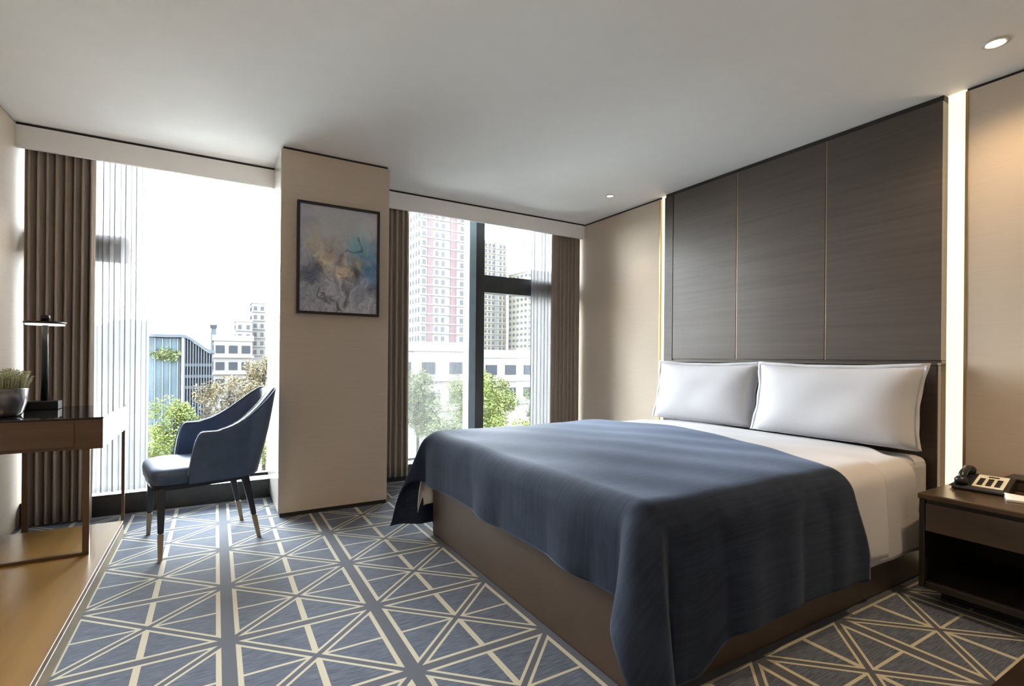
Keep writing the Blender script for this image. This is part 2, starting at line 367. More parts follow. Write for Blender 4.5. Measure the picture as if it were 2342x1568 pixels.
# ---------------------------------------------------------------- windows
def window(name, x0, x1, mull, sash, tz0=1.93, tz1=2.12):
    """frame + mullions + transoms + one pane per light"""
    root = struct(empty(name, ((x0 + x1) / 2, YG, 0)))
    ox, oy = (x0 + x1) / 2, YG
    def part(n, m, b): return bx(n, m, (b[0] - ox, b[1] - oy, b[2], b[3] - ox, b[4] - oy, b[5]), root, bevel=.003)
    part('frame_rail', MT['frame_dark'], (x0, YG - .03, .155, x1, YG + .04, .175))
    part('frame_rail', MT['frame_dark'], (x0, YG - .03, H - .03, x1, YG + .04, H))
    for a, b in mull:
        part('mullion', MT['frame_dark'], (a + .085, YG - .09, .175, b, YG + .04, H - .03))
        part('mullion_face', MT['frame_blue'], (a, YG - .10, .175, a + .082, YG + .04, H - .03))
    for a, b in sash:
        part('transom', MT['frame_dark'], (a, YG - .09, tz0, b, YG + .03, tz1))
    edges = [x0] + [v for ab in mull for v in ab] + [x1]
    for k in range(0, len(edges), 2):
        a, b = edges[k], edges[k + 1]
        sp = [(p, q) for p, q in sash if p < b and q > a]
        if not sp: part('pane', MT['glass'], (a, YG, .175, b, YG + .006, H - .03)); continue
        part('pane', MT['glass'], (a, YG, .175, b, YG + .006, tz0)); part('pane', MT['glass'], (a, YG, tz1, b, YG + .006, H - .03))
    return root
window('window_1', XL, C0, [], [(XL, -.60)])
window('window_2', C1, XR, [(2.345, 2.535)], [(2.535, XR)])

# ---------------------------------------------------------------- drapes
def drape_cloth(x0, x1, y, z0, z1, pleats, amp, seed, flare=1.0, rows=26, sub=14):
    rnd = random.Random(seed); ph = [rnd.uniform(-.5, .5) for _ in range(pleats + 2)]; am = [rnd.uniform(.7, 1.15) for _ in range(pleats + 2)]
    def fn(u, v):
        z = z0 + (z1 - z0) * v
        t = u * pleats; k = int(min(t, pleats - 1e-6)); 
        a = am[k] + (am[k + 1] - am[k]) * (t - k); p = ph[k] + (ph[k + 1] - ph[k]) * (t - k)
        g = 1 + (flare - 1) * (1 - v) ** 1.4
        wob = .10 * math.sin(3.2 * v * PI + p * 5)
        ang = 2 * PI * t + p + wob * (1 - v)
        X = (x0 + x1) / 2 + ((x0 + (x1 - x0) * u) - (x0 + x1) / 2) * g + .010 * math.sin(ang * 2 + 1) * a
        tuck = smooth01((1 - v) / .03)
        return (X, y + amp * a * math.sin(ang) * (.55 + .45 * tuck), z)
    return MB().grid(fn, pleats * sub, rows)
def heavy(x0, x1, y, z0, pleats, amp, seed, label, flare=1.0):
    root = empty('curtain', ((x0 + x1) / 2, y, z0))
    g = drape_cloth(x0 - root.location.x, x1 - root.location.x, 0, 0, 2.70 - z0, pleats, amp, seed, flare)
    g.build('drape', MT['curtain'], root, smooth=True, solid=.004)
    # heading tape and hooks track sit behind the valance
    MB().box(x0 - root.location.x, -.03, 2.70 - z0, x1 - root.location.x, .03, H - z0 - .001).build('track', MT['valance'], root)
    return tag(root, label, 'curtain', 'taupe curtains')
heavy(-1.150, -.765, 4.715, .012, 8, .034, 3, 'long taupe curtain hanging at the left wall, behind the desk lamp', .96)
heavy(C1 + .012, 1.60, 4.715, .06, 7, .026, 5, 'long taupe curtain drawn tight against the right side of the picture column', 1.06)
heavy(3.30, XR - .015, 4.715, .03, 7, .028, 9, 'long taupe curtain in the far corner beside the headboard wall')
def sheer(x0, x1, y, z0, pleats, amp, seed, label, m='sheer'):
    root = empty('sheer_curtain', ((x0 + x1) / 2, y, z0))
    drape_cloth(x0 - root.location.x, x1 - root.location.x, 0, 0, 2.70 - z0, pleats, amp, seed).build('voile', MT[m], root, smooth=True)
    MB().box(x0 - root.location.x, -.012, 2.70 - z0, x1 - root.location.x, .012, H - z0 - .001).build('track', MT['valance'], root)
    return tag(root, label, 'sheer curtain', 'white sheer curtains')
sheer(-1.10, -.45, 4.83, .165, 10, .018, 21, 'white sheer curtain bunched beside the taupe curtain at the left wall')
sheer(1.52, 2.27, 4.84, .165, 9, .014, 22, 'white see-through sheer curtain just right of the picture column, towers behind it', 'sheer_open')
sheer(3.10, 3.62, 4.84, .165, 11, .016, 23, 'white sheer curtain next to the far corner curtain above the bed')

# ---------------------------------------------------------------- headboard wall panel
pn = empty('timber_wall_panel', (XR + .09, 2.33, 0)); tag(pn, 'tall grey-brown timber wall panel in three bays rising from the bed to the ceiling', 'wall panel')
def P(name, m, b, par=pn, bevel=0, base=(XR + .09, 2.33, 0)):
    return bx(name, m, (b[0] - base[0], b[1] - base[1], b[2] - base[2], b[3] - base[0], b[4] - base[1], b[5] - base[2]), par, bevel)
ys = [1.262, 1.920, 2.617, 3.283]
for a, b in zip(ys, ys[1:]):
    P('veneer_bay', MT['panel'], (3.665, a + .004, 1.215, XR + .09, b - .004, H - .035), bevel=.0015)
for y in ys[1:3]:
    P('brass_inlay', MT['brass'], (3.668, y - .003, 1.215, XR + .088, y + .003, H - .035))
P('bottom_groove', MT['panel_dark'], (3.672, 1.264, 1.195, XR + .088, 3.283, 1.214))
P('edge_stile', MT['panel_dark'], (3.665, 3.287, .30, XR + .09, 3.385, H - .035))
P('top_gap', MT['reveal'], (3.68, 1.266, H - .034, XR + .088, 3.385, H - .001))
hb = empty('headboard', (3.655, 2.33, .0)); tag(hb, 'low dark brown headboard slab behind the two white pillows', 'headboard')
P('slab', MT['panel_dark'], (3.615, 1.262, .02, 3.664, 3.285, 1.185), hb, .006, (3.655, 2.33, 0))
P('cap_rail', MT['panel'], (3.610, 1.262, 1.186, 3.664, 3.285, 1.200), hb, .002, (3.655, 2.33, 0))
for nm, a, b, lab in (('near', NEAR0, NEAR1, 'tall warm glowing light strip beside the telephone nightstand, right of the timber panel'), ('far', FAR0, FAR1, 'tall thin warm light strip on the window side of the timber panel')):
    r = empty('light_strip', (XR + .06, (a + b) / 2, 0)); tag(r, lab, 'light', 'warm wall light strips')
    P('diffuser', MT['strip'], (XR + .016, a + .006, .005, XR + .060, b - .004, H - .002), r, 0, (XR + .06, (a + b) / 2, 0))
    P('channel', MT['white_trim'], (XR + .062, a + .002, .005, XR + .088, b - .002, H - .002), r, 0, (XR + .06, (a + b) / 2, 0))

# ---------------------------------------------------------------- bed
bed = empty('bed', (2.45, 2.25, 0)); tag(bed, 'king bed with a brown leather box base and white mattress', 'bed')
def B(name, m, b, bevel=0): return bx(name, m, (b[0] - 2.45, b[1] - 2.25, b[2], b[3] - 2.45, b[4] - 2.25, b[5]), bed, bevel)
B('base', MT['leather'], (1.285, 1.272, .0, 3.608, 3.233, .34), .012)
B('mattress', MT['linen'], (1.325, 1.295, .342, 3.606, 3.210, .655), .05)

def dropmap(s, rr):
    if s <= 0: return 0, 0
    if s < rr * PI / 2: return rr * math.sin(s / rr), rr * (1 - math.cos(s / rr))
    return rr, rr + s - rr * PI / 2
def make_drape(off, ox, oyn, oyf, edge, wave, lobe, seed, nu=120, nv=150, puff=.016, wk=1.0):
    """cloth laid over the mattress; ox/oyn/oyf: material beyond the foot / near / far edge; edge(y): X of the head-side hem"""
    rr = .085 + off; X0 = 1.240 - off + rr; YN = 1.220 - off + rr; YF = 3.285 + off - rr; ZT = .682 + off
    W = YF - YN; rnd = random.Random(seed); p1, p2, p3 = [rnd.uniform(0, 6) for _ in range(3)]
    tot = oyn + W + oyf
    def fn(u, v):
        t = v * tot - oyn                          # lateral material coordinate
        sy = -t if t < 0 else (t - W if t > W else 0); side = -1 if t < 0 else 1
        if side < 0 and lobe > .5: sy *= 1 + .16 * (1 - smooth01((-ox + u * (edge(t, W) - X0 + ox) - .12) / .22))
        yl = YN + max(0, min(W, t))
        xe = edge(t, W)
        s = -ox + u * (xe - X0 + ox)               # lengthways material coordinate
        sx = -s if s < 0 else 0
        xl = X0 + max(0, s)
        yc = YN if side < 0 else YF
        pz = puff * math.sin(PI * max(0, min(1, t / W))) ** .6 * smooth01((xl - X0) / .4)
        wr = wk * (.0035 * math.sin(5.3 * xl + 2.1 * yl + p1) + .0030 * math.sin(7.7 * yl - 3.9 * xl + p2) + .002 * math.sin(16 * xl + 9 * yl + p3))
        if sx > 0 and sy > 0:
            r = math.hypot(sx, sy); ph = math.atan2(sy, sx); o, d = dropmap(r, rr)
            k = max(0, r - .09)
            L = lobe * k * max(0, math.sin(min(1, ph / (PI / 2)) * PI)) ** .8
            valley = -.05 * k * math.exp(-((ph - .22) / .13) ** 2) - .10 * k * math.exp(-((ph - 1.38) / .14) ** 2)
            dirx, diry = -math.cos(ph) * o, side * math.sin(ph) * o
            lx, ly = -.66, side * .75
            if side > 0: lx, ly = -.90, .42; L *= .60
            else: psi = .12 + 1.15 * ph / 1.571; lx, ly = -math.cos(psi), -math.sin(psi)
            X = X0 + dirx + lx * L - valley * -1 * 0 + (-math.cos(ph)) * valley
            Y = yc + diry + ly * L + side * math.sin(ph) * valley
            zz = ZT - d * (1 - lobe * .12 * math.sin(2 * ph))
            if zz < .12: zz = .03 + .09 * math.exp((zz - .12) / .09)     # hem stays just clear of the carpet
            return (X, Y, zz)
        if sx > 0:
            o, d = dropmap(sx, rr); wv = wave * min(1, d / .3) * (math.sin(9 * yl + p1) * .6 + math.sin(17 * yl + p2) * .4)
            return (X0 - o - max(-.004, wv), yl, ZT - d + wr)
        if sy > 0:
            o, d = dropmap(sy, rr); wv = wave * min(1, d / .3) * (math.sin(8 * xl + p2) * .6 + math.sin(19 * xl + p3) * .4)
            return (xl, yc + side * (o + max(-.004, wv) + .02 * min(1, d / .4)), ZT - d + wr)
        return (xl, yl, ZT + pz + wr)
    return MB().grid(fn, nu, nv), (xe_len := (2.7 - X0 + ox), tot)

# white duvet and folded sheet
g, uvs = make_drape(0, .33, .52, .52, lambda t, W: 3.215 + .20 * smooth01(t / .25) * smooth01((W - t) / .25), .012, .30, 4, 110, 150, .014)
dv = g.build('duvet', MT['linen'], None, smooth=True, solid=.012)
tag(dv, 'white cotton duvet spread over the mattress, hanging down beside the nightstand', 'duvet')
def sheet_edge(t, W):   # folded-back sheet layer that shows as a second hem on the near side
    return 2.86 + .05 * math.sin(1.7 * t)
g, uvs = make_drape(.014, -1.15, .50, .30, sheet_edge, .014, .2, 12, 60, 130, .014)
sh = g.build('top_sheet', MT['linen'], None, smooth=True, solid=.006)
tag(sh, 'white top sheet edge showing between the blue throw and the white duvet', 'sheet')
# blue throw
def throw_edge(t, W):
    if t < 0: return 2.50 + .13 * smooth01(-t / .5)
    k = t / W
    return 2.50 + .36 * math.sin(min(1, k * 1.45) * PI / 2) - .16 * smooth01((k - .6) / .4) if t < W else 2.70
g, uvs = make_drape(.024, .40, .58, .74, throw_edge, .020, .66, 2, 150, 190, .020)
bl = g.build('throw_blanket', MT['blanket'], None, smooth=True, solid=.010, uvscale=(2.0, 3.2))
tag(bl, 'dark blue velour throw draped over the foot of the bed', 'blanket')

def pillow(name, cx, cyy, zb, Wd, Ht, T, lean, label, seed, yaw=0):
    rnd = random.Random(seed); q = [rnd.uniform(0, 6) for _ in range(4)]
    root = empty(name, (cx, cyy, zb), yaw); root.rotation_euler = (0, lean, yaw)
    fl = .022
    def shape(a, b, sgn, scale=1.0):
        y = a * Wd / 2 * (1 - .055 * (1 - b * b) * 1.0); z = Ht / 2 + b * Ht / 2 * (1 - (.085 if b > 0 else .015) * (1 - a * a))
        t = T / 2 * (max(0, 1 - a ** 4) ** .55) * (max(0, 1 - b ** 4) ** .6)
        t *= 1 - .10 * b + .03 * math.sin(3 * a + q[0])
        wr = .002 * math.sin(7 * a + 4 * b + q[1]) + .002 * math.sin(9 * a * b + q[2])
        return (sgn * (t + (wr if t > .01 else 0)), y, z)
    mb = MB(); n = 30
    mb.grid(lambda u, v: shape(2 * u - 1, 2 * v - 1, -1), n, n); o = len(mb.v)
    mb.grid(lambda u, v: shape(1 - 2 * u, 2 * v - 1, 1), n, n)
    mb.build('case', MT['linen'], root, smooth=True)
    # flat flange round the seam
    fb = MB(); pts = []
    m = 24
    for k in range(4 * m):
        s, f = divmod(k, m); f = f / m * 2 - 1
        a, b = ((f, -1), (1, f), (-f, 1), (-1, -f))[s]
        p = shape(a, b, -1); la = math.hypot(a, b)
        oa = fl * (a if abs(a) > .999 else a * .4); ob = fl * (b if abs(b) > .999 else b * .4)
        wv = .006 * math.sin(k * .8 + q[3])
        pts.append(((0, p[1], p[2]), (wv, p[1] + oa, max(.002, p[2] + ob))))
    L = len(pts)
    fb.add([x for p in pts for x in p], [(2 * i, 2 * i + 1, (2 * i + 3) % (2 * L), (2 * i + 2) % (2 * L)) for i in range(L)])
    fb.build('flange', MT['linen'], root, smooth=True, solid=.004, offset=0)
    return tag(root, label, 'pillow', 'white bed pillows')
pillow('pillow', 3.405, 2.765, .702, .90, .485, .20, .20, 'white pillow leaning on the headboard on the window side of the bed', 1, .10)
pillow('pillow', 3.405, 1.785, .702, 1.01, .485, .22, .20, 'larger white pillow leaning on the headboard on the telephone side', 2, 0)

# ---------------------------------------------------------------- nightstand
ns = empty('nightstand', (3.36, .84, 0)); tag(ns, 'dark low bedside cabinet with one taupe drawer above an open shelf', 'nightstand')
def NS(name, m, b, bevel=0, par=ns): return bx(name, m, (b[0] - 3.36, b[1] - .84, b[2], b[3] - 3.36, b[4] - .84, b[5]), par, bevel)
NX, NY0, NY1 = 3.02, .56, 1.125
NS('top', MT['ns_top'], (NX - .01, NY0, .528, 3.698, NY1 + .004, .556), .006)
NS('side_panel', MT['ns_dark'], (NX, NY1 - .022, .09, 3.698, NY1, .527), .003)
NS('side_panel', MT['ns_dark'], (NX, NY0, .09, 3.698, NY0 + .022, .527), .003)
dr = NS('drawer', MT['ns_wood'], (NX + .004, NY0 + .024, .372, 3.66, NY1 - .024, .508), .003)
NS('finger_pull', MT['ns_dark'], (NX + .012, NY0 + .024, .509, NX + .08, NY1 - .024, .526))
NS('shelf', MT['ns_dark'], (NX + .006, NY0 + .023, .09, 3.66, NY1 - .023, .120), .003)
NS('back_panel', MT['ns_dark'], (3.662, NY0 + .023, .09, 3.698, NY1 - .023, .527))
NS('plinth', MT['reveal'], (NX + .18, NY0 + .04, 0, 3.698, NY1 - .03, .089))
ZT_ = .557
# telephone
ph = empty('telephone', (3.385, .985, ZT_), .10); tag(ph, 'black hotel desk telephone with a cream button plate on the nightstand', 'telephone')
body = MB(); prof = [(-.115, 0), (-.118, .012), (-.105, .024), (.07, .062), (.10, .060), (.105, 0)]
vs = [(x, y, z) for y in (-.105, .105) for x, z in prof]; n = len(prof)
body.add(vs, [tuple(range(n)), tuple(reversed(range(n, 2 * n)))] + [(i, i + n, (i + 1) % n + n, (i + 1) % n) for i in range(n)])
body.build('body', MT['black'], ph, bevel=.005)
sl = (.062 - .024) / .175
def on_slope(x0, y0, x1, y1, t0, t1):
    f = lambda x: .024 + (x + .105) * sl
    vs = [(x, y, f(x) + t) for t in (t0, t1) for x, y in ((x0, y0), (x1, y0), (x1, y1), (x0, y1))]
    return MB().add(vs, [(3, 2, 1, 0), (4, 5, 6, 7), (0, 1, 5, 4), (1, 2, 6, 5), (2, 3, 7, 6), (3, 0, 4, 7)])
on_slope(-.100, -.085, .060, .030, .0005, .004).build('button_plate', MT['cream_plate'], ph)
for r_ in range(4):
    for c2 in range(3):
        x = -.082 + r_ * .024; y = -.070 + c2 * .033
        on_slope(x, y, x + .016, y + .020, .0042, .0075).build('button', MT['black'], ph)
on_slope(.030, -.050, .040, -.010, .0042, .0065).build('indicator', MT['black'], ph)
hs = MB(); hs.tube([(-.095, .072, .052), (-.05, .072, .078), (.02, .072, .092), (.075, .072, .088)], [.015, .017, .017, .015], 10)
hs.lathe([(.0, 0), (.026, 0), (.028, .02), (.018, .034), (0, .036)], (-.088, .072, .030), 16, False)
hs.lathe([(.0, 0), (.026, 0), (.028, .02), (.018, .034), (0, .036)], (.072, .072, .064), 16, False)
hs.build('handset', MT['black'], ph, smooth=True)
cdp = [(-.09 + .16 * i / 40 + .010 * math.cos(i * 1.2), .112 + .008 * math.sin(i * 1.2), .012) for i in range(41)]
MB().tube(cdp, .003, 5).build('coiled_cord', MT['black'], ph, smooth=True)
# stationery box and note sheets
sb = empty('stationery_box', (3.56, .83, ZT_)); tag(sb, 'dark brown leather box at the back of the nightstand behind the telephone', 'box')
bx('box_body', MT['leather'], (-.07, -.11, 0, .07, .11, .045), sb, .006)
bx('box_lid', MT['ns_dark'], (-.073, -.113, .046, .073, .113, .062), sb, .004)
npd = empty('notepad', (3.26, .79, ZT_), .35); tag(npd, 'white notepad lying in front of the box on the nightstand', 'notepad')
bx('pad', MT['paper'], (-.05, -.08, 0, .05, .08, .008), npd, .001)
tp = MB().grid(lambda u, v: (-.05 + .1 * u, -.08 + .16 * v, .0095 + .012 * (u ** 2) * v), 8, 8); tp.build('curled_sheet', MT['paper'], npd, smooth=True, solid=.0006)
pen = empty('pen', (3.335, .845, ZT_), -.5); tag(pen, 'short silver pen lying between the notepad and the telephone', 'pen')
MB().tube([(-.055, 0, .005), (.05, 0, .005), (.06, 0, .005)], [.0045, .0045, .0015], 10).build('barrel', MT['pot'], pen, smooth=True)
MB().box(-.054, -.0012, .0096, -.018, .0012, .0110).build('clip', MT['pot'], pen)

# ---------------------------------------------------------------- raised timber platform, desk, lamp, plant
pf = empty('platform', (-.85, 1.9, 0)); tag(pf, 'low honey oak luggage platform running along the left wall under the desk', 'platform')
bx('deck', MT['oak'], (XL + .002 + .85, -1.0 - 1.9, .072, -.522 + .85, 4.20 - 1.9, .100), pf, .002)
bx('side_fascia', MT['oak_edge'], (-.55 + .85, -1.0 - 1.9, .0, -.520 + .85, 4.20 - 1.9, .0715), pf, .001)
bx('end_fascia', MT['oak_edge'], (XL + .002 + .85, 4.17 - 1.9, .0, -.552 + .85, 4.20 - 1.9, .0715), pf, .001)

dk = empty('writing_desk', (-.85, 3.97, .1)); tag(dk, 'walnut writing desk with a black glass top and bronze frame legs', 'desk')
def DK(name, m, b, bevel=0, par=dk): return bx(name, m, (b[0] + .85, b[1] - 3.97, b[2] - .1, b[3] + .85, b[4] - 3.97, b[5] - .1), par, bevel)
DK('case', MT['walnut'], (XL + .004, 3.56, .684, -.537, 4.40, .848), .003)
DK('glass_top', MT['black_glass'], (XL + .004, 3.555, .849, -.533, 4.405, .858), .002)
for y, zb in ((3.585, .101), (4.375, .0)):
    for x in (-1.065,) if y > 4 else (-.625, -1.14):
        DK('leg', MT['bronze'], (x, y - .012, zb + .016, x + .030, y + .012, .683), .002)
    DK('foot_rail', MT['bronze'], ((-1.14, -1.065)[y > 4], y - .012, zb, -.595, y + .012, zb + .0155), .001)
# desk far leg stands at the outer corner
DK('leg', MT['bronze'], (-.556, 4.363, .0, -.538, 4.387, .683), .002)
DK('inner_drawer', MT['walnut'], (-1.05, 3.553, .70, -.66, 3.5595, .834), .001)

lp = empty('desk_lamp', (-.925, 4.215, .859)); tag(lp, 'slim black desk lamp with a flat round head on the desk', 'lamp')
bx('base', MT['black_metal'], (-.085, -.05, 0, .075, .05, .052), lp, .004)
MB().lathe([(.020, .053), (.017, .30), (.016, .525)], n=20).build('stem', MT['black_metal'], lp, smooth=True)
MB().lathe([(0, .535), (.100, .535), (.105, .541), (.100, .549), (0, .552)], n=40, cap=False).build('lamp_head', MT['black_metal'], lp, smooth=True)
MB().lathe([(0, .526), (.094, .526), (.094, .534), (0, .534)], n=40, cap=False).build('light_disc', MT['led'], lp)
MB().lathe([(.024, .553), (.024, .585), (.020, .59)], n=20).build('top_knob', MT['black_metal'], lp, smooth=True)

pt = empty('potted_plant', (-1.005, 3.80, .859)); tag(pt, 'round pewter pot of short dried green sprigs on the desk', 'plant')
MB().lathe([(.0, 0), (.072, 0), (.082, .02), (.098, .08), (.103, .150), (.100, .156), (.094, .15), (.090, .135), (0, .135)], n=48, cap=False).build('pot', MT['pot'], pt, smooth=True)
MB().lathe([(0, .136), (.088, .136), (.06, .15), (0, .16)], n=30, cap=False).build('moss', MT['soil'], pt, smooth=True)
sp = MB(); rnd = random.Random(5)
for i in range(420):
    a = rnd.uniform(0, 2 * PI); r = .085 * math.sqrt(rnd.random()); t = rnd.uniform(.06, .11) * (1.1 - r * 3)
    x, y = r * math.cos(a), r * math.sin(a); k = 1.15 + 1.1 * r * 4 * rnd.random()
    p0 = Vector((x, y, .14)); p1 = Vector((x * k, y * k, .15 + t))
    sp.tube([p0, p0.lerp(p1, .6) + Vector((rnd.uniform(-.008, .008), rnd.uniform(-.008, .008), 0)), p1], [.0015, .0025, .0008], 4)
    q = p1
    sp.lathe([(0, -.004), (.004, 0), (0, .005)], tuple(q), 5, False)
o = sp.build('sprigs', MT['sprig'], pt); o['kind'] = 'stuff'

# ---------------------------------------------------------------- blue tub chair (local +x = front)
ch = empty('tub_chair', (-.047, 3.915, 0), PI + math.radians(11)); tag(ch, 'blue upholstered tub chair with dark legs standing at the desk', 'chair')
def seat_pt(u, v):
    return None
st = MB()
def outline(n=48, grow=0):
    pts = []
    for i in range(n):
        a = 2 * PI * i / n; ca, sa = math.cos(a), math.sin(a)
        e = .32
        x = (abs(ca) ** e) * (1 if ca > 0 else -1) * (.285 + grow); y = (abs(sa) ** e) * (1 if sa > 0 else -1)
        wdt = .262 + .025 * (x / .3) + grow
        pts.append((x + .045, y * wdt))
    return pts
def slab(levels, n=48):
    mb = MB(); 
    for g, z in levels:
        for x, y in outline(n, g): mb.v.append((x, y, z))
    for k in range(len(levels) - 1):
        for i in range(n):
            j = (i + 1) % n; mb.f.append((k * n + i, k * n + j, (k + 1) * n + j, (k + 1) * n + i))
    mb.f.append(tuple(reversed(range(n)))); mb.f.append(tuple(range((len(levels) - 1) * n, len(levels) * n)))
    return mb
slab([(-.012, .425), (0, .435), (.004, .48), (0, .505), (-.015, .520), (-.05, .530), (-.14, .536)]).build('seat', MT['chair'], ch, smooth=True)
slab([(-.03, .395), (-.012, .398), (-.008, .424)]).build('apron', MT['chairleg'], ch, smooth=False)
def shell_pt(t, v):
    """t in [-1,1] round the back from one arm to the other, v 0..1 bottom to top"""
    a = abs(t); sg = 1 if t > 0 else -1
    # plan path
    if a > .55:
        k = (a - .55) / .45; x = -.02 + .165 * k; y = .283
    else:
        k = a / .55; ang = k * PI / 2; x = -.02 - .255 * math.cos(ang) ** .8; y = .283 * math.sin(ang) ** .85
    top = .735 + .250 * smooth01((.62 - a) / .55)
    if a > .80: top -= .26 * ((a - .80) / .20) ** 2.6
    bot = .430
    z = bot + (top - bot) * v
    hgt = (z - bot)
    fl = .14 * hgt + .13 * hgt ** 2
    back = math.cos(min(1, a / .62) * PI / 2)
    x -= fl * (1.0 * back) ; y += .045 * hgt * (1 - back)
    # the back leans; slight bulge
    x -= .02 * math.sin(PI * v) * back
    return (x, sg * y, z)
sm = MB().grid(lambda u, v: shell_pt(2 * u - 1, v), 64, 18)
sm.build('shell_back', MT['chair'], ch, smooth=True, solid=.045, offset=0)
rim = [shell_pt(-1 + 2 * i / 90, 1.0) for i in range(91)]
# a pale seam follows both edges of the shell rim
for sgn in (1, -1):
    q = []
    for i, p in enumerate(rim):
        a = Vector(rim[max(0, i - 1)]); b = Vector(rim[min(90, i + 1)]); d = (b - a); nrm = Vector((d.y, -d.x, 0)).normalized() * .0225 * sgn
        q.append(Vector(p) + nrm + Vector((0, 0, .001)))
    MB().tube(q, .0032, 6).build('piping', MT['piping'], ch, smooth=True)
for (x0, y0, x1, y1) in ((.275, .235, .285, .285), (.275, -.235, .285, -.285), (-.185, .195, -.268, .222), (-.185, -.195, -.268, -.222)):
    lg = MB(); zs = [.410, .30, .17]; n = 4
    def at_(z): t = 1 - z / .41; return Vector((x0 + (x1 - x0) * t, y0 + (y1 - y0) * t, z))
    lg.tube([at_(.410), at_(.30), at_(.151)], [.032, .027, .021], 4)
    l = lg.build('leg', MT['chairleg'], ch, bevel=.004)
    MB().tube([at_(.150), at_(.0)], [.021, .015], 4).build('leg_tip', MT['tip'], l)
# ---------------------------------------------------------------- picture on the column
pc = empty('framed_picture', (.829, YC - .0005, 1.530)); tag(pc, 'framed abstract ink painting in blue grey and cream hanging on the column', 'picture')
w2, h2, dp, fw = .311, .852, .042, .020
for b in ((-w2, -dp, 0, w2, 0, fw), (-w2, -dp, h2 - fw, w2, 0, h2), (-w2, -dp, fw, -w2 + fw, 0, h2 - fw), (w2 - fw, -dp, fw, w2, 0, h2 - fw)):
    bx('frame_side', MT['black_metal'], b, pc, .002)
bx('canvas', MT['art'], (-w2 + fw, -.030, fw, w2 - fw, -.004, h2 - fw), pc)

# ---------------------------------------------------------------- ceiling downlights
def downlight(x, y, power, label, size=1.9, blend=.7, r=.05):
    t = empty('downlight', (x, y, H)); tag(t, label, 'ceiling light', 'recessed downlights')
    MB().lathe([(r * .72, -.001), (r, -.001), (r + .004, -.006), (r * .80, -.009), (r * .72, -.004)], n=40, cap=False).build('trim_ring', MT['white_trim'], t, smooth=True)
    MB().lathe([(0, -.002), (r * .70, -.002), (r * .70, -.0005), (0, -.0005)], n=32, cap=False).build('lens', MT['bulb'], t)
    spot('downlight_beam', (0, 0, -.03), power, size, blend, WARM, t)
downlight(3.287, .93, 5.5, 'recessed downlight in the ceiling above the telephone nightstand', 2.5, 1.0)
downlight(3.246, 3.688, 2, 'small recessed downlight in the ceiling near the far window corner', 1.6, .8, .04)
downlight(-.80, 1.75, 13, 'recessed downlight in the ceiling above the oak platform, out of the frame', 2.2, .9)
downlight(.55, .95, 9, 'recessed downlight in the ceiling above the carpet before the bed, out of the frame', 2.3, .9)
downlight(2.75, .30, 17, 'recessed downlight in the ceiling in front of the nightstand, out of the frame', 1.5, .7)

# dark timber floor beyond the carpet edge at the lower right
struct(bx('trim_11', MT['dark_timber'], (2.0, YB, 0, XR, .70, .006)))

# ================================================================ outside
EX = {}
EX['ground'] = mat('pale_ground', (.16, .16, .15), .95, var=.3, nscale=(.05, .05, .05), spec=0)
EX['white'] = mat('white_render', (0.0400, 0.0390, 0.0375), .9, var=.05, nscale=(.2, .2, .2), spec=0)
EX['cream'] = mat('cream_render', (0.0400, 0.0378, 0.0325), .9, var=.05, nscale=(.2, .2, .2), spec=0)
EX['mauve'] = mat('mauve_render', (0.0260, 0.0165, 0.0180), .9, spec=0)
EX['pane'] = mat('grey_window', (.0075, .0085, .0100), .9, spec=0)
EX['pane_hazed'] = mat('hazed_window', (.0150, .0158, .0170), .9, spec=0)  # distance haze put into the pane colour of far buildings
EX['pale_grey'] = mat('pale_grey_render', (.026, .027, .028), .9, spec=0)
EX['grey'] = mat('grey_facade', (0.0155, 0.0178, 0.0208), .8, spec=0)
EX['gdark'] = mat('dark_facade', (0.0075, 0.0090, 0.0112), .6, spec=0)
EX['blueglass'] = mat('blue_glass_facade', (0.0150, 0.0215, 0.0260), .5, var=.2, nscale=(.3, .3, .3), spec=0)
EX['hill'] = mat('hazy_hill', (0.0300, 0.0345, 0.0370), 1, spec=0)
EX['trunk'] = mat('bark', (0.0062, 0.0053, 0.0042), .9, spec=0)
EX['leaf1'] = mat('fresh_green_leaves', (0.0290, 0.0350, 0.0115), .8, var=.5, nscale=(1.5, 1.5, 1.5), spec=0)
EX['leaf2'] = mat('grey_green_leaves', (0.0225, 0.0270, 0.0130), .8, var=.5, nscale=(1.5, 1.5, 1.5), spec=0)
EX['leaf3'] = mat('russet_olive_leaves', (0.0320, 0.0265, 0.0165), .8, var=.4, nscale=(1.5, 1.5, 1.5), spec=0)
GZ = -16
struct(bx('ground_outside', EX['ground'], (-400, 8, GZ - 1, 600, 1500, GZ)))

